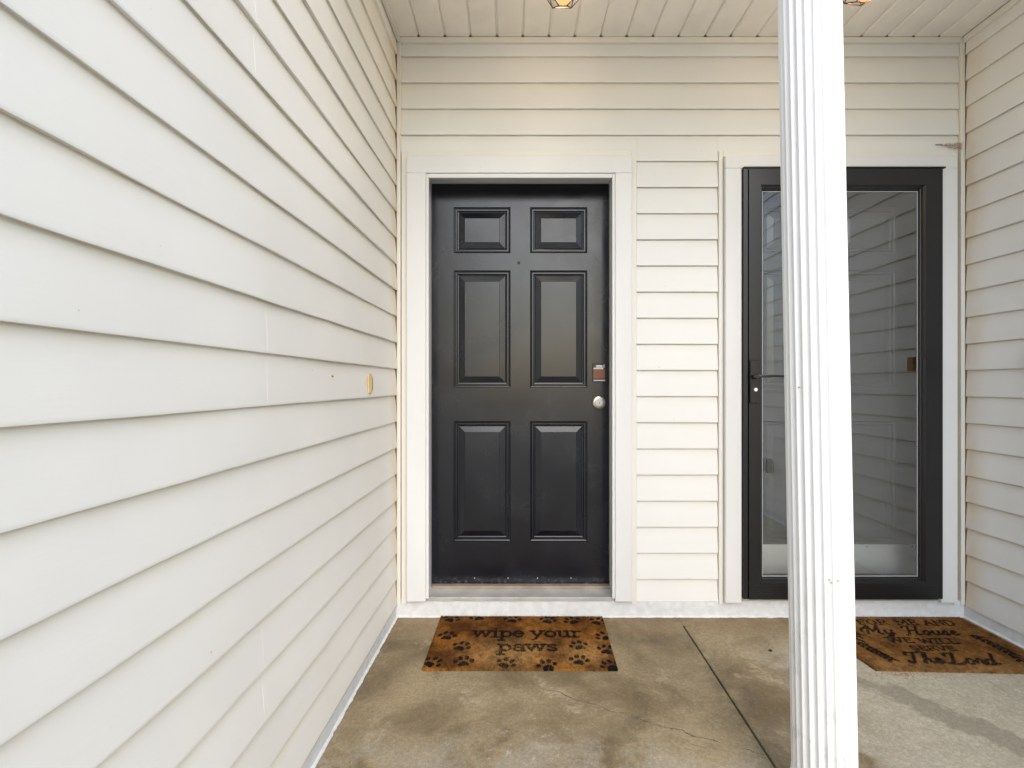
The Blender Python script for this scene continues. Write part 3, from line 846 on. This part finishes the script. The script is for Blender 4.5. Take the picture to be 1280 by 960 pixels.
# capitals with serifs, height 1
G2 = {
 'F': (.80, [[(.18, 0), (.18, 1), (.70, 1), (.70, .82)], [(.18, .52), (.56, .52)], ser(.18, 0)]),
 'O': (.98, [arc(.48, .5, .36, .48, 0, 360, 22)]),
 'R': (.92, [[(.18, 0), (.18, 1), (.48, 1)], arc(.48, .76, .24, .24, 90, -90, 9), [(.48, .52), (.18, .52)], [(.44, .52), (.82, 0)], ser(.18, 0, .3)]),
 'M': (1.22, [[(.18, 0), (.20, 1), (.60, .25), (1.0, 1), (1.02, 0)], ser(.18, 0, .3), ser(1.02, 0, .3)]),
 'E': (.82, [[(.70, .84), (.70, 1), (.18, 1), (.18, 0), (.72, 0), (.72, .16)], [(.18, .52), (.56, .52)]]),
 'A': (1.0, [[(.12, 0), (.50, 1), (.88, 0)], [(.28, .34), (.72, .34)], ser(.12, 0, .3), ser(.88, 0, .3)]),
 'N': (1.02, [[(.18, 0), (.18, 1), (.84, 0), (.84, 1)], ser(.18, 0, .3), ser(.84, 1, .3)]),
 'D': (1.0, [[(.18, 0), (.18, 1), (.42, 1)], arc(.42, .5, .42, .5, 90, -90, 14), [(.42, 0), (.18, 0)]]),
 'W': (1.30, [[(.10, 1), (.36, 0), (.64, .86), (.92, 0), (1.18, 1)], ser(.10, 1, .3), ser(1.18, 1, .3)]),
 'I': (.46, [[(.22, 0), (.22, 1)], ser(.22, 0, .34), ser(.22, 1, .34)]),
 'L': (.78, [[(.18, 1), (.18, 0), (.68, 0), (.68, .2)], ser(.18, 1, .34)]),
 'S': (.82, [arc(.42, .75, .27, .24, 20, 240, 12) + arc(.40, .26, .29, .25, 65, -165, 12)]),
 'V': (.96, [[(.10, 1), (.48, 0), (.86, 1)], ser(.10, 1, .3), ser(.86, 1, .3)]),
 ' ': (.62, []),
}
# flowing script, x height .5, capitals 1
G3 = {
 'M': (1.50, [[(.10, .30), (.06, .52), (.20, .66), (.36, .80), (.48, .98), (.50, .04)], [(.50, .98), (.82, .30), (1.14, .98), (1.18, .12), (1.32, .02), (1.44, .12)]]),
 'y': (.72, [[(.06, .46), (.12, .12), (.28, .04), (.46, .18), (.52, .5)], [(.52, .5), (.46, -.30), (.26, -.46), (.12, -.30), (.36, -.06), (.66, .14)]]),
 'H': (1.36, [[(.08, .78), (.14, .94), (.34, .98), (.52, .94)], [(.52, .98), (.48, .40), (.42, .04), (.24, .0)], [(1.06, .98), (.98, .45), (.96, .08), (1.10, .01), (1.28, .10)], [(.48, .52), (1.0, .52)], [(.92, .97), (1.20, .97)]]),
 'o': (.62, [arc(.28, .25, .20, .24, 0, 360, 18), [(.46, .36), (.62, .32)]]),
 'u': (.70, [[(.04, .30), (.12, .48), (.14, .12), (.28, .02), (.44, .14), (.50, .48)], [(.50, .48), (.54, .06), (.70, .10)]]),
 's': (.54, [[(.02, .10), (.24, .52), (.36, .36), (.38, .12), (.24, .01), (.10, .08)], [(.30, .02), (.54, .14)]]),
 'e': (.60, [[(.02, .10), (.30, .26), (.42, .40), (.30, .50), (.14, .36), (.14, .12), (.28, .01), (.46, .06), (.60, .18)]]),
 'T': (1.14, [[(.10, .70), (.08, .86), (.22, .97), (.50, .92), (.80, .95), (1.12, 1.02)], [(.64, .93), (.58, .40), (.50, .08), (.34, .0), (.18, .08), (.20, .22)]]),
 'h': (.74, [[(.02, .06), (.24, .60), (.30, .96), (.18, .98), (.14, .6), (.12, .02)], [(.12, .22), (.30, .46), (.46, .40), (.48, .08), (.60, .02), (.74, .12)]]),
 'L': (1.24, [[(.14, .66), (.10, .84), (.24, .96), (.50, .90), (.66, 1.0)], [(.66, 1.0), (.56, .60), (.50, .25), (.34, .05), (.16, .08)], [(.34, .05), (.70, .0), (1.0, .02), (1.16, .18)]]),
 'r': (.58, [[(.02, .12), (.16, .46), (.22, .52), (.30, .40), (.42, .44), (.36, .10), (.46, .02), (.58, .10)]]),
 'd': (.78, [arc(.26, .24, .20, .23, 20, 360, 16), [(.60, 1.0), (.50, .40), (.48, .08), (.60, .02), (.76, .14)]]),
 ' ': (.48, []),
}
def text(mask, s, F, u0, u1, vb, hgt, wd, res, shear=0.0):
    adv = sum(F[c][0] for c in s); k = (u1 - u0) / adv; x = u0
    for c in s:
        for st in F[c][1]:
            stamp(mask, [(x + p[0] * k + shear * p[1] * hgt, vb - p[1] * hgt) for p in st], wd, res)
        x += F[c][0] * k
def blob(mask, u, v, ru, rv, rot, res):
    c_, s_ = math.cos(rot), math.sin(rot); r = max(ru, rv)
    for yy in range(max(0, int((v - r) / res)), min(mask.shape[0], int((v + r) / res) + 2)):
        for xx in range(max(0, int((u - r) / res)), min(mask.shape[1], int((u + r) / res) + 2)):
            dx, dy = (xx + .5) * res - u, (yy + .5) * res - v
            a_, b_ = dx * c_ + dy * s_, -dx * s_ + dy * c_
            if (a_ / ru) ** 2 + (b_ / rv) ** 2 <= 1: mask[yy, xx] = 1
def paw(mask, u, v, s, rot, res):
    c_, s_ = math.cos(rot), math.sin(rot)
    for (a_, b_, ra, rb) in ((0, .012, .0165, .013), (-.011, .018, .008, .008), (.011, .018, .008, .008), (-.027, -.003, .0082, .0105), (-.011, -.021, .0082, .0120), (.011, -.021, .0082, .0120), (.027, -.003, .0082, .0105)):
        a_, b_ = a_ * s, b_ * s
        blob(mask, u + a_ * c_ - b_ * s_, v + a_ * s_ + b_ * c_, ra * s, rb * s, rot, res)

def mat_object(name, corners, mask, res, W_, L_, label, base, dark, light, ink, wear, seed):
    """corners: back-left, back-right, front-right, front-left in world xy; mask in (u right, v towards the viewer)"""
    rng = np.random.default_rng(seed)
    cn = np.array(corners)
    org = cn.mean(axis=0)
    o = thing(name, (org[0], org[1], 0), label, 'doormat')
    def warp(u, v):
        a_, b_ = u / W_, v / L_
        return ((1 - a_) * (1 - b_))[:, None] * cn[0] + (a_ * (1 - b_))[:, None] * cn[1] + (a_ * b_)[:, None] * cn[2] + ((1 - a_) * b_)[:, None] * cn[3] - org
    def vnoise(u, v, f, sd):
        g_ = np.random.default_rng(sd).random((140, 140)); x = u * f + 3; y = v * f + 3
        xi = np.floor(x).astype(int) % 139; yi = np.floor(y).astype(int) % 139; fx = x - np.floor(x); fy = y - np.floor(y)
        fx = fx * fx * (3 - 2 * fx); fy = fy * fy * (3 - 2 * fy)
        return (g_[yi, xi] * (1 - fx) + g_[yi, xi + 1] * fx) * (1 - fy) + (g_[yi + 1, xi] * (1 - fx) + g_[yi + 1, xi + 1] * fx) * fy
    def colour(u, v, jit):
        n1 = vnoise(u, v, 9, seed + 1) * .6 + vnoise(u, v, 24, seed + 2) * .4
        n2 = vnoise(u, v, 60, seed + 3)
        t_ = np.clip((n1 - .3) / .4, 0, 1)[:, None]
        c = np.array(dark) * (1 - t_) + np.array(base) * t_
        wr = wear(u, v) * (.5 + .8 * n1)
        c = c * (1 - np.clip(wr, 0, 1)[:, None]) + np.array(light) * np.clip(wr, 0, 1)[:, None]
        n3 = vnoise(u * 1.0, v * .8, 150, seed + 4)
        c = c * np.clip(0.22 + .55 * jit + .55 * n2 + .75 * n3, .12, 2)[:, None]
        du = u + rng.normal(0, .0008, u.shape); dv = v + rng.normal(0, .0008, u.shape)
        iu = np.clip((du / res).astype(int), 0, mask.shape[1] - 1); iv = np.clip((dv / res).astype(int), 0, mask.shape[0] - 1)
        k = mask[iv, iu] * (rng.random(u.shape) > (.03 + .30 * np.clip(wr, 0, 1)))
        c = c * (1 - k[:, None]) + np.array(ink)[None, :] * (.6 + .8 * jit)[:, None] * k[:, None]
        return c
    # body: a dense sheet with thickness
    nu, nv = int(W_ / .0024), int(L_ / .0024)
    U, V = np.meshgrid(np.linspace(0, W_, nu), np.linspace(0, L_, nv))
    u = U.ravel(); v = V.ravel()
    edge = 1.0 * ((u <= 0) | (u >= W_) | (v <= 0) | (v >= L_))
    ju = rng.normal(0, .0012, u.shape) * edge; jv = rng.normal(0, .0012, u.shape) * edge
    xy = warp(u + ju, v + jv)
    z = .0085 + .0011 * rng.random(u.shape) + .0014 * (vnoise(u, v, 7, seed + 8) - .5) - .003 * edge
    co = np.column_stack([xy, z]); n0 = len(co)
    idx = np.arange(nu * nv).reshape(nv, nu)
    q = np.stack([idx[:-1, :-1], idx[1:, :-1], idx[1:, 1:], idx[:-1, 1:]], -1).reshape(-1, 4)
    rim = np.concatenate([idx[0, :], idx[1:, -1], idx[-1, -2::-1], idx[-2:0:-1, 0]])
    low = co[rim].copy(); low[:, 2] = .0006
    co = np.vstack([co, low]); k0 = n0 + np.arange(len(rim)); r2 = np.roll(rim, -1); k2 = np.roll(k0, -1)
    side = np.stack([rim, r2, k2, k0], -1)
    faces = np.vstack([q, side])
    colr = np.vstack([colour(u, v, rng.random(u.shape)), colour(u[rim], v[rim], rng.random(len(rim)) * .5)])
    def mk(nm, co, faces, colr, kind=None):
        me = bpy.data.meshes.new(nm); k = faces.shape[1]
        me.vertices.add(len(co)); me.vertices.foreach_set('co', co.astype(np.float32).ravel())
        me.loops.add(faces.size); me.loops.foreach_set('vertex_index', faces.astype(np.int32).ravel())
        me.polygons.add(len(faces)); me.polygons.foreach_set('loop_start', np.arange(0, faces.size, k, dtype=np.int32))
        me.update(calc_edges=True)
        at = me.color_attributes.new('fibre', 'FLOAT_COLOR', 'POINT')
        at.data.foreach_set('color', np.column_stack([colr, np.ones(len(colr))]).astype(np.float32).ravel())
        me.materials.append(M['coir']); ob = bpy.data.objects.new(nm, me); col.objects.link(ob); ob.parent = o
        if kind: ob['kind'] = kind
        return ob
    mk('mat_body', co, faces, colr)
    # pile: short stiff fibres
    nf = 60000
    fu = rng.random(nf) * W_; fv = rng.random(nf) * L_
    ne = 5200
    eu = np.concatenate([rng.random(ne) * W_, rng.random(ne) * W_, np.full(ne // 2, .0) + rng.random(ne // 2) * .003, np.full(ne // 2, W_) - rng.random(ne // 2) * .003])
    ev = np.concatenate([rng.random(ne) * .003, L_ - rng.random(ne) * .003, rng.random(ne // 2) * L_, rng.random(ne // 2) * L_])
    fu = np.concatenate([fu, eu]); fv = np.concatenate([fv, ev]); nf = len(fu)
    b = warp(fu, fv); ang = rng.random(nf) * 2 * np.pi; ln = .0035 + .005 * rng.random(nf); tilt = .002 + .004 * rng.random(nf)
    wdt = .00045 + .0006 * rng.random(nf); a2 = rng.random(nf) * 2 * np.pi
    zb_ = np.where(np.arange(nf) >= nf - 3 * ne, .001 + .007 * rng.random(nf), .0078)
    p0 = np.column_stack([b[:, 0] - wdt * np.cos(a2), b[:, 1] - wdt * np.sin(a2), zb_])
    p1 = np.column_stack([b[:, 0] + wdt * np.cos(a2), b[:, 1] + wdt * np.sin(a2), zb_])
    p2 = np.column_stack([b[:, 0] + tilt * np.cos(ang), b[:, 1] + tilt * np.sin(ang), zb_ + ln * .75])
    co = np.stack([p0, p1, p2], 1).reshape(-1, 3); c1 = colour(fu, fv, rng.random(nf) ** 1.2 * 1.25)
    mk('coir_pile', co, np.arange(nf * 3).reshape(-1, 3), np.repeat(c1, 3, axis=0), 'stuff')
    return o

RES = .0016
F_ = 604.4
def floor_xy(px, py, z=.009):
    d = F_ * (H - z) / (py - 481); return ((px - 640) * d / F_, d)
# mat 1: "wipe your paws" with paw prints, positions measured in the photograph's plan view
W1, L1 = .765, .433
mk1 = np.zeros((int(L1 / RES), int(W1 / RES)))
C1 = [(-.341, 2.330), (.433, 2.328), (.414, 1.896), (-.3515, 1.897)]
def m1(zx, zy):
    x, y = floor_xy(510 + zx / 4.571, 755 + zy / 4.571)
    v = (2.329 - y) / .433; xa = C1[0][0] + (C1[3][0] - C1[0][0]) * v; xb = C1[1][0] + (C1[2][0] - C1[1][0]) * v
    return (x - xa) / (xb - xa) * W1, v * L1
for zx, zy, rt in ((250, 85, .5), (400, 75, -.4), (597, 88, .1), (800, 92, .3), (938, 95, -.5), (1085, 100, .6), (225, 183, .1), (305, 243, .4), (1120, 185, -.6), (975, 238, -.3), (1135, 262, .2), (140, 335, .7), (318, 330, -.1), (560, 340, .5), (795, 350, -.2), (978, 322, .2), (1155, 352, -.4)):
    u, v = m1(zx, zy); paw(mk1, u, v, 1.22, rt, RES)
def line1(s, F, za, zb, zy, hgt, wd):
    u0, v = m1(za, zy); u1, _ = m1(zb, zy); text(mk1, s, F, u0, u1, v, hgt, wd, RES)
line1('wipe', G1, 368, 665, 188, .050, .0145)
line1('your', G1, 700, 995, 188, .050, .0145)
line1('paws', G1, 510, 858, 268, .050, .0145)
def wear1(u, v): return .75 * np.exp(-((u - .33) / .16) ** 2 - ((v - .33) / .11) ** 2) + .5 * np.exp(-((u - .66) / .09) ** 2 - ((v - .33) / .09) ** 2)
mat_object('doormat', C1, mk1, RES, W1, L1,
           'orange brown coir doormat with paw prints reading wipe your paws', (.205, .086, .015), (.075, .027, .005), (.37, .225, .085), (.006, .005, .004), wear1, 11)
# mat 2: script lettering and leafy sprigs
W2, L2 = .755, .440
mk2 = np.zeros((int(L2 / RES), int(W2 / RES)))
C2 = [(1.378, 2.326), (2.145, 2.320), (2.158, 1.871), (1.428, 1.897)]
def m2(zx, zy):
    x, y = floor_xy(1040 + zx / 5.333, 755 + zy / 5.333)
    v = (2.323 - y) / .438; xa = C2[0][0] + (C2[3][0] - C2[0][0]) * v; xb = C2[1][0] + (C2[2][0] - C2[1][0]) * v
    return (x - xa) / (xb - xa) * W2, v * L2
def line2(s, F, za, zb, zy, hgt, wd):
    u0, v = m2(za, zy); u1, _ = m2(zb, zy); text(mk2, s, F, u0, u1, v, hgt, wd, RES, .30 if F is G2 else .62)
for w_, F, za, zb, zy, hg, wd in (
    ('FOR', G2, 182, 388, 138, .046, .0095), ('ME', G2, 438, 584, 138, .046, .0095), ('AND', G2, 620, 832, 140, .046, .0095),
    ('My', G3, 198, 432, 204, .080, .0115), ('House', G3, 478, 850, 206, .080, .0115),
    ('WE', G2, 385, 560, 258, .040, .0095), ('WILL', G2, 592, 852, 262, .040, .0095),
    ('SERVE', G2, 538, 835, 309, .034, .0090),
    ('The', G3, 512, 760, 399, .084, .0130), ('Lord', G3, 770, 1118, 402, .084, .0130)):
    line2(w_, F, za, zb, zy, hg, wd)
def sprig(pts, side):
    P_ = [m2(*p) for p in pts]; stamp(mk2, P_, .005, RES); n = len(P_)
    for i in range(n - 1):
        for f in (.1, .6):
            u = P_[i][0] + (P_[i + 1][0] - P_[i][0]) * f; v = P_[i][1] + (P_[i + 1][1] - P_[i][1]) * f
            an = math.atan2(P_[i + 1][1] - P_[i][1], P_[i + 1][0] - P_[i][0])
            for sg in (-1, 1):
                aa = an + sg * .75
                blob(mk2, u + .019 * math.cos(aa), v + .019 * math.sin(aa), .0165, .0072, aa, RES)
sprig([(905, 205), (985, 225), (1060, 262), (1130, 298), (1200, 335), (1262, 380)], 1)
sprig([(160, 205), (185, 255), (235, 290), (290, 320), (345, 348), (412, 382)], 1)
sprig([(100, 170), (130, 190), (160, 205)], 1)
def wear2(u, v): return .35 * np.exp(-((v - .42) / .06) ** 2) + .25 * np.exp(-((u - .2) / .2) ** 2 - ((v - .1) / .1) ** 2)
mat_object('doormat', C2, mk2, RES, W2, L2, 'brown coir doormat with black script about serving the Lord, below the storm door',
           (.185, .085, .023), (.100, .043, .011), (.28, .17, .07), (.006, .005, .004), wear2, 29)

# ------------------------------------------------------------------ small things
# dusty cobweb clump at the upper right corner of the storm door frame
rng = random.Random(4)
cw = MB()
xc0, zc0 = 2.166, 2.268
for i in range(420):
    t_ = rng.random() ** 1.9
    x = xc0 - t_ * .115; sp_ = .017 * (1 - t_) ** 1.4 + .0022
    z = zc0 + .006 + rng.uniform(-1, 1) * sp_ + t_ * .012; y = D - .002 - rng.random() * .018 * (1 - t_)
    a_ = rng.random() * 6.28; l = rng.uniform(.003, .012)
    cw.add([(x, y, z), (x + l * math.cos(a_), y - rng.random() * .004, z + l * .5 * math.sin(a_)), (x + .0016, y - .001, z + .0016)], [(0, 1, 2)])
tag(cw.build('cobweb', M['dirt']), 'dusty brown cobweb clump in the corner above the storm door frame', 'cobweb', kind=None)
# coir crumbs and grit on the concrete
fb = MB()
for i in range(230):
    if i < 110: x = rng.gauss(1.50, .09); y = 1.884 - abs(rng.gauss(0, .022))
    else: x = rng.uniform(-.52, 2.1); y = rng.uniform(1.3, 2.28)
    if -.36 < x < .45 and y > 1.88: continue
    if x > 1.37 and y > 1.86 and i >= 110: continue
    a_ = rng.random() * 6.28; l = rng.uniform(.002, .006 if i > 110 else .011); wv = rng.uniform(.0006, .0018)
    dx, dy = math.cos(a_), math.sin(a_)
    fb.add([(x, y, .0004), (x + dx * l, y + dy * l, .0006), (x + dx * l - dy * wv, y + dy * l + dx * wv, .002), (x - dy * wv, y + dx * wv, .0018)], [(0, 1, 2, 3)])
tag(fb.build('floor_crumbs', M['wood_dark']), 'loose coir crumbs and grit scattered on the concrete', 'debris', kind='stuff')
pebble = MB()
x, y = floor_xy(963, 814, 0)
rings = [[(x + r * math.cos(t_) * (1 + .2 * math.sin(3 * t_)), y + r * .8 * math.sin(t_), z) for t_ in [2 * math.pi * j / 9 for j in range(9)]] for r, z in ((.006, .0002), (.0085, .003), (.006, .0062), (.002, .0075))]
pebble.sweep(None, rings)
tag(pebble.build('pebble', M['void'], smooth=60), 'small dark pebble on the concrete left of the column', 'pebble')
